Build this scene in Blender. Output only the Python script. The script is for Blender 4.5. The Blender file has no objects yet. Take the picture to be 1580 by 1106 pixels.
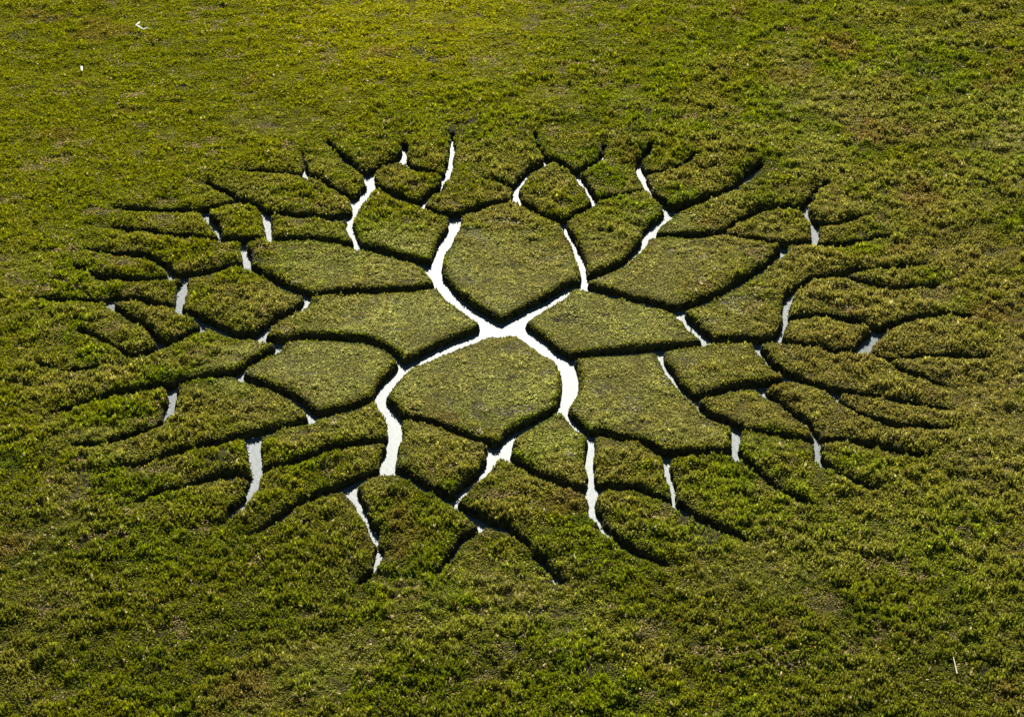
import bpy, math, random
import numpy as np

rng = np.random.default_rng(7)
random.seed(7)
scene = bpy.context.scene
COL = scene.collection

# ------------------------------------------------------------------ camera model
PW, PH, F = 1580.0, 1106.0, 4340.0
PITCH = math.radians(29.7)
DIST = 350.0
Y0 = 313.0                       # the creek crossing becomes the world origin
CAM = np.array([0.0, -Y0, DIST * math.sin(PITCH)])
SP, CP = math.sin(PITCH), math.cos(PITCH)

def ray(px, py):
    a = (px - PW / 2) / F
    b = (PH / 2 - py) / F
    return np.array([a, CP + b * SP, -SP + b * CP])

def at(px, py, z=0.25):
    r = ray(px, py)
    t = (z - CAM[2]) / r[2]
    return CAM + r * t

def proj(x, y, z=0.25):
    dx, dy, dz = x - CAM[0], y - CAM[1], z - CAM[2]
    fwd = dy * CP - dz * SP
    up = dy * SP + dz * CP
    return PW / 2 + F * dx / fwd, PH / 2 - F * up / fwd

# ------------------------------------------------------------------ helpers
def mat(name):
    m = bpy.data.materials.new(name)
    m.use_nodes = True
    nt = m.node_tree
    nt.nodes.clear()
    out = nt.nodes.new('ShaderNodeOutputMaterial')
    return m, nt, nt.nodes, nt.links, out

def mesh_np(name, verts, faces_flat, loops_per_face, material=None, smooth=False):
    me = bpy.data.meshes.new(name)
    nv = len(verts); nf = len(faces_flat) // loops_per_face
    me.vertices.add(nv)
    me.vertices.foreach_set('co', np.ascontiguousarray(verts, dtype=np.float32).ravel())
    me.loops.add(nf * loops_per_face)
    me.loops.foreach_set('vertex_index', np.ascontiguousarray(faces_flat, dtype=np.int32))
    me.polygons.add(nf)
    me.polygons.foreach_set('loop_start', np.arange(0, nf * loops_per_face, loops_per_face, dtype=np.int32))
    if smooth:
        me.polygons.foreach_set('use_smooth', np.ones(nf, dtype=bool))
    me.update(calc_edges=True)
    if material:
        me.materials.append(material)
    return me

def link(name, me, parent=None, label=None, cat=None, group=None, kind=None):
    o = bpy.data.objects.new(name, me)
    COL.objects.link(o)
    if parent is not None:
        o.parent = parent
    if label: o['label'] = label
    if cat: o['category'] = cat
    if group: o['group'] = group
    if kind: o['kind'] = kind
    return o

class Noise:
    """smooth value noise, periodic over 256 cells"""
    def __init__(self, seed):
        self.g = np.random.default_rng(seed).random((256, 256)).astype(np.float32)
    def __call__(self, x, y, s):
        x = np.asarray(x, dtype=np.float64) / s + 57.3; y = np.asarray(y, dtype=np.float64) / s + 31.7
        xi = np.floor(x).astype(np.int64); yi = np.floor(y).astype(np.int64)
        fx = (x - xi).astype(np.float32); fy = (y - yi).astype(np.float32)
        fx = fx * fx * (3 - 2 * fx); fy = fy * fy * (3 - 2 * fy)
        a = self.g[xi & 255, yi & 255]; b = self.g[(xi + 1) & 255, yi & 255]
        c = self.g[xi & 255, (yi + 1) & 255]; d = self.g[(xi + 1) & 255, (yi + 1) & 255]
        return (a * (1 - fx) + b * fx) * (1 - fy) + (c * (1 - fx) + d * fx) * fy
    def fbm(self, x, y, s, n=4):
        v = 0; amp = 1; tot = 0
        for _ in range(n):
            v = v + amp * self(x, y, s); tot += amp; s *= 0.47; amp *= 0.55
        return v / tot

N1, N2, N3, N4, N5, N6 = [Noise(k) for k in (11, 22, 33, 44, 55, 66)]

def sstep(a, b, x):
    t = np.clip((x - a) / (b - a), 0, 1)
    return t * t * (3 - 2 * t)

# ------------------------------------------------------------------ the creek network, traced on the ground
# each line: width at start, width at end (metres, bank to bank), then the course
T = 0.75
CREEKS = [
 # main arms
 (3.4, 2.4, "775,501 755,491 732,475 698,451 678,426 668,410"),
  (4.9, 4.9, "768,500 774,500 781,500"),
 (3.3, 2.9, "764,692 769,689 776,684"),
 (3.0, 2.8, "668,411 672,417"),
 (2.3, 2.1, "668,410 679,383 692,359 702,340 700,328"),
 (3.4, 2.2, "775,501 755,503 732,512 692,528 655,546 628,558 600,583 585,608"),
 (2.2, 2.0, "585,608 597,625 607,642 610,666 602,690 597,722"),
 (3.4, 2.2, "775,501 800,502 821,515 846,534 870,548 880,577 877,601 868,624"),
 (2.2, 1.8, "868,624 883,641 898,658 911,667"),
 (3.4, 2.4, "775,501 795,489 812,478 851,456 885,435 899,438"),
 # upper left
 (1.6, 1.6, "700,328 673,324 649,312"),
 (1.5, 1.4, "700,328 727,320 760,313 794,305"),
 (2.3, 2.0, "668,410 650,401 630,396 603,388 576,381 557,377"),
 (1.45, 1.7, "557,380 548,364 540,342 546,322 551,306"),
 (2.0, 1.6, "544,326 508,332 467,328 440,326 408,322"),
 (1.8, 1.5, "408,322 393,312 369,306"),
 (1.5, T, "369,306 357,297 335,286 319,279"),
 (1.9, 1.8, "408,322 413,340 419,362"),
 (1.5, 1.6, "419,366 441,366 480,364 508,367 530,372 553,378"),
 (1.5, 1.6, "419,366 400,367 376,368"),
 (1.8, 1.4, "376,368 351,366 340,366"),
 (1.4, T, "340,366 311,364 270,360 240,355 210,352 183,348 161,345"),
 (1.9, 1.8, "340,366 336,350 328,338 310,321"),
 (1.5, 1.5, "310,321 324,317 348,312 369,306"),
 (1.5, T, "310,321 283,321 243,321 210,320 180,318"),
 (2.0, 1.8, "376,368 378,385 383,408"),
 (1.6, 1.7, "383,408 365,406 324,412 288,421"),
 (1.9, 1.9, "383,408 400,416 427,431 454,443 481,452"),
 (1.8, 1.8, "481,452 508,448 548,447 603,443 635,442 667,438"),
 (2.0, 2.0, "481,452 460,471 445,479 430,486 410,502 396,515"),
 (1.9, 1.8, "396,515 365,513 338,502 319,493 297,481 275,471"),
 (1.9, 2.0, "319,493 310,502 291,510 272,521 254,528"),
 (1.5, 0.9, "254,528 235,539 216,545 200,550"),
 (0.9, T, "200,550 185,537 169,527 140,512 122,505"),
 (2.0, 2.0, "254,528 243,520 226,504 207,493 188,481 171,465 166,458"),
 (1.3, T, "166,458 134,458 107,459 80,459 58,456"),
 (1.7, 1.8, "166,458 194,455 226,461 256,467 275,471"),
 (1.9, 2.0, "275,471 278,455 281,436 288,421"),
 (2.1, T, "288,421 270,421 256,408 240,397 210,389 183,387 156,383 134,380"),
 (1.4, T, "275,424 256,425 226,427 197,427 170,425 145,420 118,408"),
 (2.0, 2.0, "396,515 416,520 434,523"),
 (1.8, 2.0, "434,523 460,517 480,515 530,518 570,522 600,535 624,556"),
 (1.9, 1.9, "434,523 427,534 405,545 384,556 366,570"),
 (1.6, 1.9, "366,570 346,572 310,578 281,585 264,594"),
 (1.6, T, "264,594 232,595 210,600 175,607 134,617 107,626 80,632"),
 (1.8, 1.9, "366,570 378,580 400,588 432,600 460,614 486,636"),
 (2.0, 2.0, "486,636 500,634 522,629 546,622 585,608"),
 (1.7, 1.7, "486,636 476,645 451,651 424,658 392,665"),
 (1.7, T, "392,665 370,669 343,677 316,684 288,689 256,699 221,710 185,716 155,724"),
 (2.3, 2.0, "392,665 391,684 396,706 399,723"),
 (2.0, T, "399,723 389,744 382,760 370,773 356,787 338,808"),
 (1.4, 1.5, "399,723 411,719 438,714 473,703 500,692 533,684 565,678 602,676"),
 (1.2, T, "393,735 375,728 354,727 326,731 300,740 272,749 245,755 215,767"),
 (2.4, 1.9, "264,594 267,604 264,620 256,637 245,651"),
 (1.3, T, "245,651 226,659 202,665 180,672 160,680 115,687"),
 (T, T, "62,561 85,565 107,568 130,566 150,563"),
 # top left fans
 (2.1, 2.2, "551,306 558,298 566,288 575,280"),
 (1.6, 1.1, "551,303 527,293 508,281 489,272 473,270"),
 (2.0, 0.9, "471,272 470,253 468,242 466,230"),
 (1.0, T, "473,270 450,266 424,263 392,261 356,261"),
 (2.0, 2.0, "575,280 592,288 616,299 649,311"),
 (2.3, 2.3, "575,280 567,267"),
 (2.0, 1.1, "567,267 543,250 521,231 505,213"),
 (2.0, 1.9, "567,267 581,256 595,249 611,244 620,239"),
 (1.9, 0.9, "620,239 624,229 620,208"),
 (2.0, 2.0, "620,241 630,249 643,257 662,261 687,266"),
 (1.2, 2.0, "699,203 697,229 693,252 687,272"),
 (2.0, 2.0, "687,272 675,289 658,299 649,311"),
 # top right fans
 (2.1, 1.9, "797,305 796,290 804,274 820,258 846,245"),
 (0.8, 1.3, "825,202 830,222 838,234 846,243"),
 (1.1, 1.4, "846,243 867,248 889,262"),
 (1.7, 1.0, "889,262 907,253 924,243 933,221"),
 (1.8, 1.8, "889,262 900,278 911,295 919,307"),
 (1.6, 2.0, "797,305 813,313 834,326 868,338"),
 (1.6, 1.9, "919,307 897,322 868,338"),
 (1.0, 0.4, "795,284 770,279 752,274 738,268"),
 (2.0, 2.0, "868,338 876,354 885,368 895,392 902,420 899,438"),
 (2.1, 2.0, "902,426 916,421 943,411 970,394 988,376 997,360"),
 (2.1, 2.3, "997,360 1008,345 1020,336 1037,324"),
 (1.5, 1.3, "919,307 954,298 981,291 1001,288"),
 (1.8, 1.6, "1037,324 1024,311 1010,298 1000,286 990,266"),
 (2.0, 1.1, "990,266 986,251 995,238 1004,221"),
 (1.3, 0.9, "990,262 1021,261 1046,253 1062,244 1073,233"),
 (2.5, 1.5, "1037,324 1051,318 1078,310 1111,295 1141,278 1172,252"),
 (1.6, 1.6, "997,360 1024,359 1065,359 1110,357"),
 (1.6, 1.5, "1110,357 1126,346 1149,333 1173,321 1200,317 1240,320"),
 (1.2, 1.4, "1110,357 1135,360 1160,364 1180,368 1212,374"),
 (2.2, 1.2, "1240,320 1245,308 1257,294 1275,281"),
 (1.7, 1.6, "1240,320 1247,331 1257,342 1258,357 1256,372"),
 (1.3, T, "1257,342 1281,342 1308,338 1335,329"),
 (1.3, 1.4, "1212,374 1235,373 1256,372"),
 (1.3, T, "1256,372 1281,373 1311,370 1343,366 1370,362"),
 # right
 (2.0, 2.0, "1212,374 1200,392 1173,411 1146,429 1111,449 1073,465 1040,474"),
 (2.2, 2.0, "899,438 921,443 956,452 997,461 1040,474"),
 (2.0, 2.2, "1040,474 1057,488 1076,505 1095,521"),
 (2.0, 2.1, "874,549 894,544 935,540 976,537 1018,533"),
 (2.1, 1.9, "1018,533 1043,530 1079,525 1095,523"),
 (2.0, 2.0, "1095,523 1130,521 1149,520 1167,523"),
 (2.0, 2.0, "1167,523 1182,521 1196,519"),
 (2.0, 1.8, "1196,522 1206,504 1212,487 1213,470"),
 (1.8, 1.6, "1213,470 1217,453 1230,440 1254,425 1278,422"),
 (1.5, T, "1278,422 1303,423 1330,433 1357,439 1389,441 1427,439 1460,434"),
 (1.2, T, "1278,422 1314,415 1352,412 1398,408 1430,404"),
 (1.5, 1.7, "1196,522 1215,525 1235,529 1262,533 1292,539 1325,539"),
 (2.4, 2.2, "1325,539 1338,524 1358,508"),
 (1.9, 0.7, "1358,508 1379,498 1403,488 1438,484 1465,482 1495,483"),
 (1.4, 1.3, "1358,508 1341,498 1316,490 1286,484 1259,482 1230,485 1213,486"),
 (1.1, 1.1, "1325,539 1346,544 1370,550"),
 (1.2, 0.5, "1370,550 1398,549 1438,546 1479,548 1520,551 1536,553"),
 (1.2, T, "1370,550 1379,560 1406,573 1438,585 1468,593"),
 (1.9, 2.1, "1167,523 1172,536 1189,555 1207,570 1224,578"),
 (2.0, 1.6, "1224,578 1248,586 1285,599"),
 (1.6, T, "1285,599 1316,602 1362,609 1398,616 1438,622 1470,628"),
 (1.4, T, "1285,599 1293,613 1314,628 1335,639 1365,648 1398,653 1433,655 1476,656"),
 # lower right
 (1.8, 1.8, "1224,578 1205,584 1184,588 1146,591 1117,598 1070,612"),
 (1.7, 1.9, "1018,533 1022,550 1030,562 1040,578 1053,595 1070,612"),
 (1.9, 1.9, "1070,612 1077,620 1092,634 1119,645 1137,654"),
 (1.6, 1.7, "1170,590 1181,602 1205,616 1229,634 1248,651 1263,668"),
 (1.5, 1.8, "1137,654 1157,660 1190,666 1220,670 1263,676"),
 (2.0, 1.8, "1263,672 1262,690 1263,700 1272,711"),
 (2.1, 0.95, "1272,711 1292,726 1324,741 1352,748"),
 (1.9, 0.9, "1263,674 1281,675 1316,678 1357,685 1398,695 1430,701"),
 (2.0, 1.9, "1137,654 1135,675 1133,698"),
 (2.2, 1.0, "1133,698 1146,706 1165,722 1193,744 1220,761 1257,779"),
 (1.9, 1.9, "911,667 929,663 954,671 989,677 1012,691 1030,700"),
 (1.8, 1.7, "1030,698 1046,697 1076,698 1106,695 1133,694"),
 (1.8, 1.6, "911,667 912,682 909,702 912,729 914,751"),
 (2.3, 0.9, "914,751 912,770 921,792 943,822 970,843 997,854 1032,865"),
 (1.5, 1.6, "914,751 932,747 962,747 986,753 1014,763 1040,770"),
 (1.8, 1.7, "1030,700 1030,716 1037,740 1041,770"),
 (2.0, 0.95, "1041,770 1065,788 1092,800 1125,816 1155,834"),
 # bottom
 (1.4, 1.5, "608,636 619,638 646,643 684,653 717,667 758,681"),
 (2.3, 1.9, "765,692 777,682 787,669 809,654 836,639 868,624"),
 (1.8, 1.6, "768,690 782,699 804,715 825,728 861,743 893,751 914,751"),
 (1.9, 2.1, "765,692 752,712 739,729 722,742 698,768"),
 (2.1, 2.1, "597,722 617,724 641,736 663,753 698,768"),
 (2.0, 2.1, "698,768 712,781 739,796 752,803"),
 (2.1, 1.7, "752,803 771,807 798,822 820,845 842,868 864,890"),
 (2.1, 1.4, "752,803 736,814 714,829 695,853 675,882"),
 (1.6, 1.8, "597,722 581,725 554,735 543,742"),
 (1.9, 1.0, "543,742 505,755 473,768 440,787 416,805 389,816 368,822"),
 (2.3, 1.3, "541,744 543,757 554,770 566,794 577,815 584,840 581,861 571,879 555,896"),
]
SEG = []                                   # x0 y0 r0 x1 y1 r1
for w0, w1, s in CREEKS:
    P = np.array([at(*map(float, q.split(',')))[:2] for q in s.split()])
    n = len(P)
    d = np.r_[0, np.cumsum(np.hypot(*(P[1:] - P[:-1]).T))]
    main_arm = max(w0, w1) >= 2.2 and min(w0, w1) >= 2.0
    W = w0 + (w1 - w0) * d / d[-1]
    if w1 <= 1.0 or w0 <= 1.0:             # a tip stays open and closes late
        u = d / d[-1]
        W = (w0 + (w1 - w0) * u ** 2.2) if w1 <= 1.0 else (w1 + (w0 - w1) * (1 - u) ** 2.2)
    Q = np.vstack([2 * P[0] - P[1], P, 2 * P[-1] - P[-2]])
    pts, ws = [], []
    for i in range(n - 1):
        m = max(2, int((d[i + 1] - d[i]) / 0.9))
        t = np.linspace(0, 1, m, endpoint=(i == n - 2))[:, None]
        p0, p1, p2, p3 = Q[i], Q[i + 1], Q[i + 2], Q[i + 3]
        pts.append(0.5 * (2 * p1 + (p2 - p0) * t + (2 * p0 - 5 * p1 + 4 * p2 - p3) * t ** 2 + (3 * p1 - p0 - 3 * p2 + p3) * t ** 3))
        ws.append(W[i] + (W[i + 1] - W[i]) * t[:, 0])
    pts = np.vstack(pts); ws = np.concatenate(ws)
    for i in range(len(pts) - 1):
        e = np.abs(pts[i + 1] - pts[i]); e = e[1] / (np.hypot(*e) + 1e-9)
        f = 0.5 * (0.95 - 0.10 * e ** 1.5 if main_arm else 0.94 - 0.36 * e ** 1.5)       # the short cross cuts are the narrow ones
        SEG.append((*pts[i], ws[i] * f, *pts[i + 1], ws[i + 1] * f))
SEG = np.array(SEG)

# ------------------------------------------------------------------ signed distance to the banks on a grid
H = 0.2
X0, X1, YA, YB = -100.0, 100.0, -104.0, 136.0
NX, NY = int((X1 - X0) / H) + 1, int((YB - YA) / H) + 1
gx = X0 + H * np.arange(NX); gy = YA + H * np.arange(NY)
S = np.full((NX, NY), 6.0, dtype=np.float32)          # >0 on land, <0 in a creek
R = 6.0
for x0, y0, r0, x1, y1, r1 in SEG:
    ia = max(0, int((min(x0, x1) - R - X0) / H)); ib = min(NX, int((max(x0, x1) + R - X0) / H) + 2)
    ja = max(0, int((min(y0, y1) - R - YA) / H)); jb = min(NY, int((max(y0, y1) + R - YA) / H) + 2)
    xx = gx[ia:ib, None]; yy = gy[None, ja:jb]
    dx, dy = x1 - x0, y1 - y0
    t = np.clip(((xx - x0) * dx + (yy - y0) * dy) / (dx * dx + dy * dy + 1e-9), 0, 1)
    dd = np.hypot(xx - x0 - t * dx, yy - y0 - t * dy) - (r0 + (r1 - r0) * t)
    S[ia:ib, ja:jb] = np.minimum(S[ia:ib, ja:jb], dd)
GX, GY = np.meshgrid(gx, gy, indexing='ij')
S += np.where(S < 4, (N5.fbm(GX, GY, 1.5, 3) - 0.5) * (0.6 + 0.45 * sstep(25, 48, np.hypot(GX, GY))) + (N6(GX, GY, 4.5) - 0.5) * 0.25, 0).astype(np.float32)
# junctions: soften the sharp corners a little
for _ in range(2):
    S[1:-1, 1:-1] = (S[1:-1, 1:-1] * 2 + S[:-2, 1:-1] + S[2:, 1:-1] + S[1:-1, :-2] + S[1:-1, 2:]) / 6

# ------------------------------------------------------------------ connected pieces of land
land = S > 0.0
lab = np.zeros((NX, NY), dtype=np.int32)
par = [0]
def find(a):
    while par[a] != a:
        par[a] = par[par[a]]; a = par[a]
    return a
prev = []
runs_all = []
for i in range(NX):
    row = land[i].astype(np.int8)
    e = np.diff(np.r_[0, row, 0])
    st = np.nonzero(e == 1)[0]; en = np.nonzero(e == -1)[0]
    cur = []; k = 0
    for a, b in zip(st.tolist(), en.tolist()):
        l = 0
        while k < len(prev) and prev[k][1] <= a: k += 1
        m = k
        while m < len(prev) and prev[m][0] < b:
            r = find(prev[m][2])
            if l == 0: l = r
            elif r != l: par[max(l, r)] = min(l, r); l = min(l, r)
            m += 1
        if l == 0:
            l = len(par); par.append(l)
        cur.append((a, b, l)); runs_all.append((i, a, b, l))
    prev = cur
area = {}
for i, a, b, l in runs_all:
    r = find(l); area[r] = area.get(r, 0) + (b - a)
main = max(area, key=area.get)
isl = sorted([r for r in area if r != main and area[r] * H * H > 9.0], key=lambda r: -area[r])
code = {main: 1}
for k, r in enumerate(isl): code[r] = k + 2
for i, a, b, l in runs_all:
    lab[i, a:b] = code.get(find(l), 1)
for _ in range(5):                                     # carry each piece's number down its banks
    z0 = lab == 0
    best = np.full(lab.shape, -9.0, dtype=np.float32); new = lab.copy()
    for dx, dy in ((1, 0), (-1, 0), (0, 1), (0, -1)):
        sh = np.roll(np.roll(lab, dx, 0), dy, 1); ss = np.roll(np.roll(S, dx, 0), dy, 1)
        ok = z0 & (sh > 0) & (ss > best)
        new[ok] = sh[ok]; best[ok] = ss[ok]
    lab = new

# ------------------------------------------------------------------ relief
WATER_Z = -1.06
edge = np.minimum(np.minimum(GX - X0, X1 - GX), np.minimum(GY - YA, YB - GY))
def relief(x, y, s):
    flat = 1 - 0.75 * sstep(46, 22, np.hypot(x, y)) * (s > -9)
    return ((N1.fbm(x, y, 6.5, 3) - 0.5) * 0.85 + (N2(x, y, 1.6) - 0.5) * 0.22) * flat
Z = relief(GX, GY, S)
Z *= sstep(0, 8, edge)
bank = np.clip((S + 0.30) / 0.36, 0, 1)
Z = Z * bank - 1.95 * (1 - bank) ** 0.9 - 0.26 * np.exp(-np.clip(S, 0, 9) / 0.45) * (bank >= 1)
Z = Z.astype(np.float32)

# ------------------------------------------------------------------ materials
def ground_material():
    m, nt, N, L, out = mat('marsh_soil')
    b = N.new('ShaderNodeBsdfPrincipled'); b.inputs['Roughness'].default_value = 0.95; b.inputs['Specular IOR Level'].default_value = 0.05
    g = N.new('ShaderNodeNewGeometry')
    n = N.new('ShaderNodeTexNoise'); n.inputs['Scale'].default_value = 1.3; n.inputs['Detail'].default_value = 8
    r = N.new('ShaderNodeValToRGB')
    r.color_ramp.elements[0].position = 0.35; r.color_ramp.elements[0].color = (0.012, 0.011, 0.004, 1)
    r.color_ramp.elements[1].position = 0.70; r.color_ramp.elements[1].color = (0.050, 0.046, 0.012, 1)
    L.new(g.outputs['Position'], n.inputs['Vector']); L.new(n.outputs['Fac'], r.inputs['Fac'])
    L.new(r.outputs['Color'], b.inputs['Base Color'])
    L.new(b.outputs[0], out.inputs['Surface'])
    return m

def bed_material():
    m, nt, N, L, out = mat('creek_mud')
    b = N.new('ShaderNodeBsdfPrincipled'); b.inputs['Roughness'].default_value = 0.5
    n = N.new('ShaderNodeTexNoise'); n.inputs['Scale'].default_value = 2.0
    r = N.new('ShaderNodeValToRGB')
    r.color_ramp.elements[0].color = (0.010, 0.009, 0.006, 1); r.color_ramp.elements[1].color = (0.03, 0.027, 0.018, 1)
    L.new(n.outputs['Fac'], r.inputs['Fac']); L.new(r.outputs['Color'], b.inputs['Base Color'])
    L.new(b.outputs[0], out.inputs['Surface'])
    return m

def water_material():
    m, nt, N, L, out = mat('rippled_creek_water')
    b = N.new('ShaderNodeBsdfPrincipled')
    b.inputs['Base Color'].default_value = (0.035, 0.055, 0.060, 1)
    b.inputs['Roughness'].default_value = 0.37
    b.inputs['Specular IOR Level'].default_value = 0.035
    b.inputs['IOR'].default_value = 1.45
    b.inputs['Specular Tint'].default_value = (0.80, 0.94, 1.0, 1)
    g = N.new('ShaderNodeNewGeometry')
    n = N.new('ShaderNodeTexNoise'); n.inputs['Scale'].default_value = 1.6; n.inputs['Detail'].default_value = 4
    bp = N.new('ShaderNodeBump'); bp.inputs['Strength'].default_value = 0.2; bp.inputs['Distance'].default_value = 0.08
    L.new(g.outputs['Position'], n.inputs['Vector']); L.new(n.outputs['Fac'], bp.inputs['Height'])
    L.new(bp.outputs[0], b.inputs['Normal'])
    L.new(b.outputs[0], out.inputs['Surface'])
    return m

def leaf_material():
    m, nt, N, L, out = mat('marsh_plant_leaf')
    a = N.new('ShaderNodeAttribute'); a.attribute_name = 'leaf_colour'
    b = N.new('ShaderNodeBsdfPrincipled'); b.inputs['Roughness'].default_value = 0.45
    b.inputs['Specular IOR Level'].default_value = 0.06
    t = N.new('ShaderNodeBsdfTranslucent')
    mx = N.new('ShaderNodeMixShader'); mx.inputs[0].default_value = 0.6
    L.new(a.outputs['Color'], b.inputs['Base Color']); L.new(a.outputs['Color'], t.inputs['Color'])
    L.new(b.outputs[0], mx.inputs[1]); L.new(t.outputs[0], mx.inputs[2])
    L.new(mx.outputs[0], out.inputs['Surface'])
    return m

def plain(name, col, rough=0.6):
    m, nt, N, L, out = mat(name)
    b = N.new('ShaderNodeBsdfPrincipled'); b.inputs['Roughness'].default_value = rough
    n = N.new('ShaderNodeTexNoise'); n.inputs['Scale'].default_value = 6
    r = N.new('ShaderNodeValToRGB')
    r.color_ramp.elements[0].color = (*[c * 0.7 for c in col], 1); r.color_ramp.elements[1].color = (*col, 1)
    L.new(n.outputs['Fac'], r.inputs['Fac']); L.new(r.outputs['Color'], b.inputs['Base Color'])
    L.new(b.outputs[0], out.inputs['Surface'])
    return m

SOIL, BED, WATER, LEAF = ground_material(), bed_material(), water_material(), leaf_material()

# ------------------------------------------------------------------ terrain meshes
idx = np.arange(NX * NY).reshape(NX, NY)
quads = np.stack([idx[:-1, :-1], idx[1:, :-1], idx[1:, 1:], idx[:-1, 1:]], -1).reshape(-1, 4)
Sf = S.ravel(); labf = lab.ravel()
qs = Sf[quads]
win = np.argmax(qs, axis=1)
qlab = labf[quads[np.arange(len(quads)), win]]
keep = (qs.max(axis=1) > -0.75) & (qlab > 0)
V = np.stack([GX.ravel(), GY.ravel(), Z.ravel()], -1).astype(np.float32)
def sub_mesh(name, code_, extra=None):
    q = quads[keep & (qlab == code_)]
    u, inv = np.unique(q.ravel(), return_inverse=True)
    v = V[u]; f = inv.astype(np.int32)
    if extra is not None:
        ev, ef = extra
        f = np.r_[f, (np.array(ef).ravel() + len(v))]
        v = np.vstack([v, ev])
    return mesh_np(name, v, f, 4, SOIL, True)

FAR = 6000.0
ev = [(X0, YA, 0), (X1, YA, 0), (X1, YB, 0), (X0, YB, 0), (-FAR, -FAR, 0), (FAR, -FAR, 0), (FAR, FAR, 0), (-FAR, FAR, 0)]
ef = [(4, 5, 1, 0), (5, 6, 2, 1), (6, 7, 3, 2), (7, 4, 0, 3)]
link('ground', sub_mesh('ground', 1, (np.array(ev, dtype=np.float32), ef)), kind='structure')

def disc(name, z, material, rad=92):
    n = 96
    v = [(0, 0, z)] + [(rad * math.cos(2 * math.pi * k / n), rad * math.sin(2 * math.pi * k / n), z) for k in range(n)]
    me = bpy.data.meshes.new(name)
    me.from_pydata(v, [], [(0, k + 1, (k + 1) % n + 1) for k in range(n)])
    me.materials.append(material)
    return link(name, me, kind='structure')
disc('water', WATER_Z, WATER)
disc('creek_bed', -1.8, BED)

# ------------------------------------------------------------------ islands of turf between the creeks
ISLAND_LABELS = [
 (784, 392, 'large rounded island above the white creek crossing, the largest of all'),
 (744, 590, 'large rounded island below the white creek crossing, above the sun glint'),
 (1061, 408, 'long lens-shaped island with a brownish crest, upper right of the creek crossing'),
 (989, 618, 'large brownish island right of the white lower right main creek'),
 (590, 487, 'long pointed island touching the creek crossing from the left'),
 (515, 407, 'long island along the upper left main creek, left of its first bend'),
 (936, 495, 'smooth pointed island touching the creek crossing from the right'),
 (502, 567, 'leaf-shaped dark green island left of the lower left main creek'),
 (948, 346, 'four-cornered island right of the white upper right creek'),
 (616, 344, 'four-cornered island left of the white upper left creek, beside the largest island'),
 (367, 457, 'rounded island of tall plants at far left between two forking creeks'),
 (1110, 560, 'island of tall yellowish plants right of the short white pool, over a dark creek'),
 (676, 697, 'wedge-shaped island left of the sun glint, pointing towards the viewer'),
 (856, 290, 'small round island ringed by white water near the top of the pattern'),
 (500, 666, 'narrow strip island left of the white lower left main creek'),
 (853, 690, 'triangular island right of the sun glint, left of a thin white creek'),
 (1166, 631, 'slanting spindle island lower right, above the short white vertical cut'),
 (1197, 346, 'small half-moon island at the upper right with a pale grey patch'),
 (971, 714, 'small island lower right between two thin white vertical creeks'),
 (1276, 509, 'small lens island at far right between a white creek and a blue pool'),
 (627, 273, 'small bowl-shaped island at the upper left of the pattern, pale spot in its middle'),
 (371, 338, 'tiny squarish island at the upper left edge of the pattern'),
 (476, 348, 'thin flat strip island at upper left, beside the tiny squarish one'),
 (245, 488, 'small slender island at the far left edge, like a fallen leaf'),
]
isl_obj = {}
cells = [None, None]
for k in range(len(isl)):
    c = k + 2
    ii, jj = np.nonzero((lab == c) & land)
    cx, cy = gx[ii].mean(), gy[jj].mean()
    px, py = proj(cx, cy)
    cells.append((px, py, len(ii) * H * H))
used = set()
for k in range(len(isl)):
    c = k + 2
    px, py, ar = cells[c]
    best, bl = 1e9, None
    for n, (qx, qy, l) in enumerate(ISLAND_LABELS):
        dd = math.hypot(px - qx, (py - qy) * 2)
        if dd < best and n not in used: best, bl = dd, n
    label = 'grassy marsh island between the creeks'
    if bl is not None:
        used.add(bl); label = ISLAND_LABELS[bl][2]
    isl_obj[c] = link('marsh_island', sub_mesh('marsh_island', c), label=label, cat='island',
                      group='grassy islands between the creeks')
    print('ISLAND %d %.0f,%.0f area %.0f err %.0f %s' % (c, px, py, ar, best, label))

# ------------------------------------------------------------------ plants
def sample(A, x, y):
    fx = np.clip((x - X0) / H, 0, NX - 1.001); fy = np.clip((y - YA) / H, 0, NY - 1.001)
    i = fx.astype(np.int64); j = fy.astype(np.int64); u = fx - i; v = fy - j
    return (A[i, j] * (1 - u) + A[i + 1, j] * u) * (1 - v) + (A[i, j + 1] * (1 - u) + A[i + 1, j + 1] * u) * v

def in_view(x, y, m=1.18, pad=3.0):
    half = (np.hypot(y + Y0, CAM[2])) * (PW / 2 / F) * m + pad
    return (np.abs(x) < half) & (y > -88) & (y < 122)

DENS = 20.0
cell = 1 / math.sqrt(DENS)
bx = np.arange(X0, X1, cell); by = np.arange(-92, 126, cell)
BX, BY = np.meshgrid(bx, by, indexing='ij')
tx = (BX + rng.random(BX.shape) * cell * 1.3).ravel(); ty = (BY + rng.random(BX.shape) * cell * 1.3).ravel()
v = in_view(tx, ty); tx, ty = tx[v], ty[v]
ts = sample(S, tx, ty)
v = ts > rng.normal(0.08, 0.16, len(ts)); tx, ty, ts = tx[v], ty[v], ts[v]

def fields(x, y, s):
    rad = np.hypot(x, y * 1.0)
    core = sstep(44, 20, rad + (N3.fbm(x, y, 14, 3) - 0.5) * 24)
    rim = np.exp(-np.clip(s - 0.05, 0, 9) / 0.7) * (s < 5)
    patch = N4.fbm(x, y, 16, 4)
    mat_ = np.clip(core * 0.85 * sstep(0.35, 0.9, s) + sstep(0.60, 0.70, patch) * 0.6 * sstep(0.3, 0.9, s), 0, 1)
    # the smooth dense turf beyond the pattern, top left
    smooth = sstep(-8, 60, y * 0.75 - x * 0.65 - 25)
    return core, rim, mat_, smooth

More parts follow.
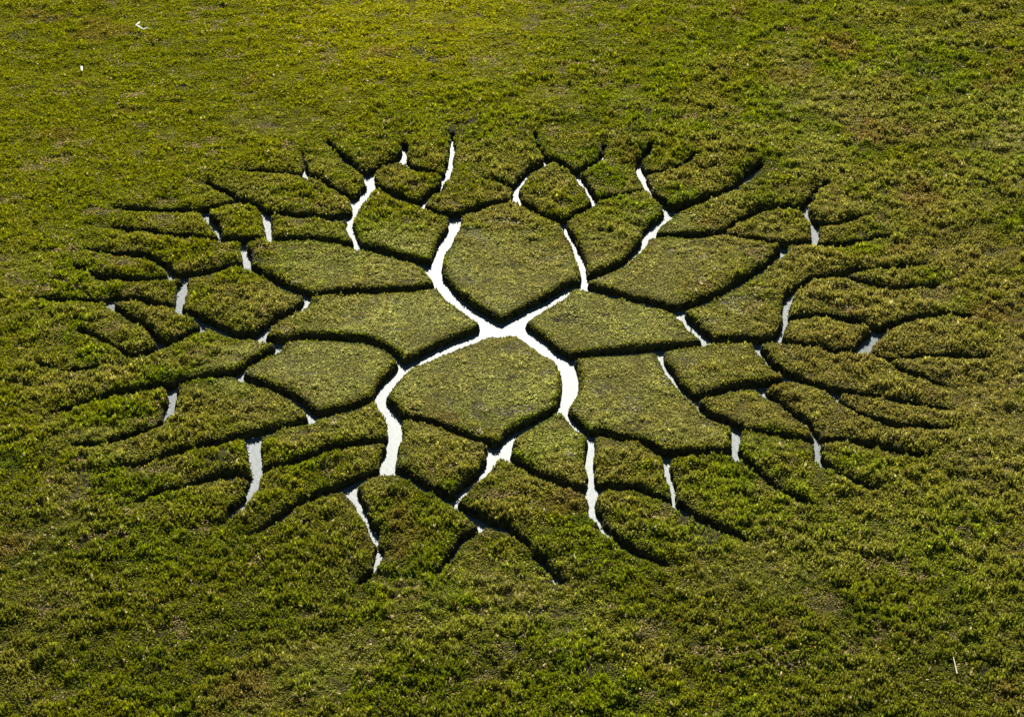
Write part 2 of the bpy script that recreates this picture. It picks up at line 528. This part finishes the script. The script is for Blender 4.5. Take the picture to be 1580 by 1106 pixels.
def palette(x, y, s, core, rim, mat_, smooth, n):
    g1 = N1.fbm(x, y, 11, 4); g2 = N2.fbm(x + 91, y, 5, 3); g3 = N5.fbm(x, y - 77, 24, 3)
    olive = np.array([0.185, 0.195, 0.006]); lime = np.array([0.180, 0.230, 0.004]); deep = np.array([0.080, 0.115, 0.006])
    straw = np.array([0.42, 0.36, 0.17]); rust = np.array([0.19, 0.105, 0.030]); sage = np.array([0.470, 0.475, 0.135])
    gold = np.array([0.180, 0.190, 0.002])
    c = olive[None] * np.ones((len(x), 1))
    def blend(c, k, w): return c * (1 - w[:, None]) + k[None] * w[:, None]
    c = blend(c, lime, sstep(0.42, 0.62, g1) * 0.8)
    c = blend(c, deep, sstep(0.55, 0.72, g2) * 0.65)
    c = blend(c, gold, smooth * 0.9)
    c = blend(c, np.array([0.290, 0.285, 0.003]), sstep(34, 8, np.hypot(x + 18, (y - 112) * 0.6)) * 0.8)
    right = sstep(0, 70, x) * sstep(0.40, 0.6, g3)
    c = blend(c, np.array([0.235, 0.235, 0.040]), np.clip(mat_ * 0.6 + right * 0.5, 0, 1) * (1 - smooth))
    c = blend(c, sage, core * mat_ * 0.8)
    tan = np.array([0.265, 0.225, 0.048])
    c = blend(c, tan, sstep(66, 40, np.hypot(x, y - 2)) * sstep(0.44, 0.62, N2.fbm(x - 140, y, 6, 4)) * 0.6 * (1 - 0.6 * core))
    c = blend(c, tan, sstep(5, 45, x) * sstep(60, 10, np.abs(y + 5)) * sstep(0.30, 0.56, N4.fbm(x, y, 12, 4)) * 0.75)
    c = blend(c, tan, sstep(0.50, 0.66, N4.fbm(x + 200, y, 8, 4)) * 0.4 * (1 - smooth))
    c = blend(c, np.array([0.115, 0.130, 0.006]), sstep(-38, -62, y + 0.25 * x) * sstep(0.35, 0.55, N2.fbm(x, y + 50, 18, 3)) * 0.6)
    for qx, qy, qr in ((1425, 302, 4.5), (12, 848, 3.5), (1300, 70, 4), (1335, 200, 3.5), (590, 78, 3), (690, 640, 2.5)):
        q = at(qx, qy)
        c = blend(c, np.array([0.235, 0.155, 0.035]), sstep(qr, qr * 0.3, np.hypot(x - q[0], (y - q[1]) * 0.6) + (N1(x, y, 1.7) - 0.5) * 3) * 0.65)
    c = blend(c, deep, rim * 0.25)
    c = blend(c, rust, sstep(0.70, 0.80, N6.fbm(x, y, 9, 3)) * 0.4)
    r = rng.random(len(x))
    c = np.where((r < 0.008 + 0.02 * mat_ + 0.02 * sstep(0.5, 0.65, N3.fbm(x, y, 6, 2)))[:, None], straw[None], c)
    c = np.where((r > 0.99)[:, None], rust[None] * 0.9, c)
    c = c * np.exp(rng.normal(0, 0.30, len(x)))[:, None]
    return c

core, rim, mt, sm = fields(tx, ty, ts)
tz = sample(Z, tx, ty)
clump = N2.fbm(tx, ty, 1.9, 2) * 0.6 + N5.fbm(tx, ty, 5.5, 2) * 0.4
th = (0.22 + 0.36 * sstep(0.32, 0.68, clump)) * (1 - 0.45 * mt) * (1 - 0.45 * sm) * (1 - 0.38 * rim) * (1 - 0.38 * core)
th *= np.exp(rng.normal(0, 0.26, len(tx)))
tall = rng.random(len(tx)) < 0.02
th[tall] *= rng.uniform(1.3, 1.9, tall.sum())
gap = N4(tx * 1.0, ty * 0.8, 0.75)
th *= 0.62 + 0.75 * gap + (1 - core) * (1 - sm) * (0.7 * gap - 0.30) * sstep(0.3, 1.2, ts)
th = np.clip(th, 0.08, 0.95)
litter = sstep(0.66, 0.74, N3.fbm(tx - 30, ty * 1.3, 3.6, 4)) * (1 - rim)
th *= 1 - 0.5 * litter
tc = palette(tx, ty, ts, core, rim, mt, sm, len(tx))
pale = rng.random(len(tx)) < litter * 0.42
tc[pale] = np.where((core[pale] > 0.4)[:, None], np.array([[0.48, 0.44, 0.28]]), np.array([[0.38, 0.29, 0.14]])) * rng.uniform(0.6, 1.3, (pale.sum(), 1))
# thin spots where plants are missing
bare = sstep(0.72, 0.80, N6.fbm(tx + 40, ty, 7, 4)) * 0.75
live = rng.random(len(tx)) > bare
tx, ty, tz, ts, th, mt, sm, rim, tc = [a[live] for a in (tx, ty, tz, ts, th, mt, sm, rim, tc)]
tl = lab[np.clip(np.rint((tx - X0) / H).astype(int), 0, NX - 1), np.clip(np.rint((ty - YA) / H).astype(int), 0, NY - 1)]
tl[tl == 0] = 1
print('TUFTS', len(tx))

def blades(sel, k):
    """k blades per tuft: one slender folded leaf each"""
    n = len(sel)
    X = np.repeat(tx[sel], k); Y = np.repeat(ty[sel], k); Zb = np.repeat(tz[sel], k)
    h = np.repeat(th[sel], k); m = np.repeat(mt[sel], k); s_ = np.repeat(sm[sel], k)
    C = np.repeat(tc[sel], k, axis=0)
    N = n * k
    az = rng.random(N) * 2 * np.pi
    flat = rng.random(N) < m * 0.75
    tilt = np.where(flat, rng.uniform(0.4, 1.1, N), np.abs(rng.normal(0.0, 0.34, N)))
    ln = h * rng.uniform(0.55, 1.15, N) * np.where(flat, 1.5, 1.0)
    start = rng.uniform(0.0, 0.55, N) * h * np.where(flat, 0.7, 1.0)
    ln = np.minimum(ln, h * 1.25 * np.where(flat, 1.6, 1) - start * 0.6) * 0.72
    off = rng.uniform(0, 0.09, N) * (1 + 1.2 * m + 0.6 * s_); oa = rng.random(N) * 2 * np.pi
    bxx = X + np.cos(oa) * off; byy = Y + np.sin(oa) * off; bz = Zb + start - 0.03
    d = np.stack([np.sin(tilt) * np.cos(az), np.sin(tilt) * np.sin(az), np.cos(tilt)], -1)
    wa = az + np.pi / 2 + rng.normal(0, 0.5, N)
    wv = np.stack([np.cos(wa), np.sin(wa), rng.normal(0, 0.25, N)], -1)
    w = rng.uniform(0.027, 0.055, N) * np.where(flat, 0.8, 1.0)
    B = np.stack([bxx, byy, bz], -1)
    mid = B + d * (ln * 0.55)[:, None]
    tip = B + d * ln[:, None]; tip[:, 2] -= ln * 0.10 * np.sin(tilt)
    Vv = np.empty((N, 4, 3), dtype=np.float32)
    Vv[:, 0] = B; Vv[:, 1] = mid - wv * w[:, None]; Vv[:, 2] = tip; Vv[:, 3] = mid + wv * w[:, None]
    fl = np.arange(N * 4, dtype=np.int32)
    dry = rng.random(N) < 0.025 + 0.09 * m
    C = np.where(dry[:, None], np.array([[0.40, 0.34, 0.16]]) * rng.uniform(0.6, 1.2, (N, 1)), C)
    cc = C * np.exp(rng.normal(0, 0.26, N))[:, None]
    return Vv.reshape(-1, 3), fl, cc

def grass(name, sel, parent=None, kind='stuff', k=18):
    v, f, c = blades(sel, k)
    me = mesh_np(name, v, f, 4, LEAF)
    a = me.attributes.new('leaf_colour', 'FLOAT_COLOR', 'FACE')
    a.data.foreach_set('color', np.c_[np.clip(c, 0, 0.8), np.ones(len(c))].astype(np.float32).ravel())
    return link(name, me, parent=parent, kind=kind)

order = np.argsort(tl, kind='stable')
bounds = np.searchsorted(tl[order], np.arange(1, len(isl) + 3))
g = grass('marsh_grass', order[bounds[0]:bounds[1]])
for c, o in isl_obj.items():
    sel = order[bounds[c - 1]:bounds[c]]
    if len(sel): grass('grass', sel, parent=o)

# ------------------------------------------------------------------ small things lying in the grass
def tube(pts, rad, n=6):
    vs, fs = [], []
    pts = [np.array(p, float) for p in pts]
    for i, p in enumerate(pts):
        t = (pts[min(i + 1, len(pts) - 1)] - pts[max(i - 1, 0)]); t /= np.linalg.norm(t)
        a = np.cross(t, (0.3, 0.2, 1)); a /= np.linalg.norm(a); b = np.cross(t, a)
        r = rad[i] if hasattr(rad, '__len__') else rad
        for q in range(n):
            an = 2 * math.pi * q / n
            vs.append(p + (a * math.cos(an) + b * math.sin(an)) * r)
    for i in range(len(pts) - 1):
        for q in range(n):
            fs.append((i * n + q, i * n + (q + 1) % n, (i + 1) * n + (q + 1) % n, (i + 1) * n + q))
    fs.append(tuple(range(n))[::-1]); fs.append(tuple((len(pts) - 1) * n + q for q in range(n)))
    return [tuple(v) for v in vs], fs
def ribbon(pts, w, thick):
    """a thin bent strip with real thickness, lying along pts"""
    pts = [np.array(p, float) for p in pts]
    vs, fs = [], []
    for i, p in enumerate(pts):
        t = (pts[min(i + 1, len(pts) - 1)] - pts[max(i - 1, 0)]); t[2] = 0; t /= np.linalg.norm(t)
        s = np.array((-t[1], t[0], 0.35)); s /= np.linalg.norm(s); u = np.cross(t, s); ww = w[i]
        for a, b in ((-1, -1), (1, -1), (1, 1), (-1, 1)):
            vs.append(tuple(p + s * a * ww / 2 + u * b * thick / 2))
    for i in range(len(pts) - 1):
        for q in range(4):
            fs.append((i * 4 + q, i * 4 + (q + 1) % 4, i * 4 + 4 + (q + 1) % 4, i * 4 + 4 + q))
    fs.append((3, 2, 1, 0)); e = (len(pts) - 1) * 4; fs.append((e, e + 1, e + 2, e + 3))
    return vs, fs
def thing(name, vf, material, **kw):
    me = bpy.data.meshes.new(name); me.from_pydata(vf[0], [], vf[1]); me.materials.append(material); me.update()
    return link(name, me, **kw)
PALE = plain('weathered_white_plastic', (0.72, 0.76, 0.70), 0.4)
WOOD = plain('bleached_wood', (0.50, 0.46, 0.30), 0.7)
def p3(px, py, z): 
    q = at(px, py, z); return tuple(q)
thing('bent_plastic_strip', ribbon([p3(215.6, 33.5, .75), p3(213.5, 36, .62), p3(210, 39, .5), p3(213, 40.2, .5), p3(218, 43.5, .5), p3(221, 45, .5), p3(225, 44, .52), p3(228.5, 42.5, .6)],
      [.34, .5, .3, .26, .2, .2, .18, .22], .03), PALE,
      label='white bent strip of litter lying on the turf in the far left corner', cat='litter')
thing('white_stake', ribbon([p3(126.3, 109, .48), p3(126, 106, .5), p3(125.8, 102.6, .52)], [.26, .25, .24], .05), PALE,  # upright stake laid down flat so its face catches the sun
      label='short white slat lying on the turf at the far left, below the bent strip', cat='stake')
thing('pale_stick', tube([p3(1476.8, 1039, .5), p3(1474.5, 1028, .56), p3(1471, 1013, .62)], [.085, .07, .045], 7), WOOD,
      label='pale thin stick lying on the plants at the near right', cat='stick')

# ------------------------------------------------------------------ beads of foam caught on the left banks of some cuts
fv, ff = [], []
def bead(c, r):
    b = len(fv); nu, nv = 6, 3
    fv.append((c[0], c[1], c[2] + r * 0.8))
    for k in range(1, nv):
        ph = math.pi * k / nv
        for q in range(nu):
            an = 2 * math.pi * q / nu
            jr = r * random.uniform(0.8, 1.25)
            fv.append((c[0] + jr * math.sin(ph) * math.cos(an), c[1] + jr * math.sin(ph) * math.sin(an), c[2] + r * 0.8 * math.cos(ph)))
    fv.append((c[0], c[1], c[2] - r * 0.8)); e = len(fv) - 1
    for q in range(nu):
        ff.append((b, b + 1 + q, b + 1 + (q + 1) % nu))
        ff.append((b + 1 + q, b + 1 + nu + q, b + 1 + nu + (q + 1) % nu, b + 1 + (q + 1) % nu))
        ff.append((e, b + 1 + nu + (q + 1) % nu, b + 1 + nu + q))
for side, w_ in ((-1, "267,604 264,620 256,637 245,651"), (-1, "391,672 391,690 395,708 398,722"), (-1, "397,726 389,744 382,760"),
                 (1, "1213,468 1212,487 1206,504"), (-1, "278,440 277,462"), (1, "1260,690 1264,703 1270,711"), (-1, "577,815 584,840 581,861"),
                 (-1, "693,240 689,262"), (-1, "800,275 806,268 820,258")):
    P = [at(*map(float, q.split(',')), WATER_Z) for q in w_.split()]
    for a, b in zip(P[:-1], P[1:]):
        L = np.hypot(*(b - a)[:2]); n = int(L / 0.38)
        for k in range(n):
            if random.random() < 0.35: continue
            p = a + (b - a) * (k + random.random()) / n
            x = p[0]
            for _ in range(40):
                if sample(S, np.array([x]), np.array([p[1]]))[0] > -0.22: break
                x += side * 0.05
            bead((x - side * random.uniform(0, 0.12), p[1], WATER_Z + 0.03), random.uniform(0.05, 0.17))
me = bpy.data.meshes.new('foam'); me.from_pydata(fv, [], ff); me.materials.append(plain('white_foam', (0.8, 0.8, 0.78), 0.6)); me.update()
link('foam', me, kind='stuff')

# ------------------------------------------------------------------ camera, sun, sky
cd = bpy.data.cameras.new('camera'); cam = bpy.data.objects.new('camera', cd); COL.objects.link(cam)
cam.location = CAM; cam.rotation_euler = (math.pi / 2 - PITCH, 0, 0)
cd.sensor_width = 36; cd.lens = 36 * F / PW; cd.clip_end = 20000; cd.clip_start = 1
scene.camera = cam

gr = ray(761, 692); gr /= np.linalg.norm(gr)          # mirror direction of the sun in the lower creek
SUN = np.array([gr[0], gr[1], -gr[2]])
el = math.asin(SUN[2]); azs = math.atan2(SUN[0], SUN[1])
from mathutils import Vector
sl = bpy.data.lights.new('sun', 'SUN'); sl.energy = 5.0; sl.angle = math.radians(0.53); sl.color = (1.0, 0.94, 0.83)
so = bpy.data.objects.new('sun', sl); COL.objects.link(so)
so.rotation_euler = Vector(-SUN).to_track_quat('-Z', 'Y').to_euler()

w = bpy.data.worlds.new('World'); scene.world = w; w.use_nodes = True
nt = w.node_tree
sky = nt.nodes.new('ShaderNodeTexSky'); sky.sky_type = 'NISHITA'; sky.sun_disc = False
sky.sun_elevation = el; sky.sun_rotation = azs; sky.dust_density = 0.8; sky.air_density = 1.5; sky.ozone_density = 1.0
bg = nt.nodes['Background']; bg.inputs['Strength'].default_value = 0.05
nt.links.new(sky.outputs[0], bg.inputs['Color'])

scene.view_settings.view_transform = 'Standard'; scene.view_settings.look = 'None'
scene.view_settings.gamma = 1; scene.view_settings.exposure = 1.15
scene.render.engine = 'CYCLES'
scene.cycles.use_denoising = False
scene.cycles.max_bounces = 6; scene.cycles.diffuse_bounces = 3; scene.cycles.glossy_bounces = 3
scene.cycles.transmission_bounces = 3; scene.cycles.transparent_max_bounces = 4
scene.cycles.sample_clamp_indirect = 4.0
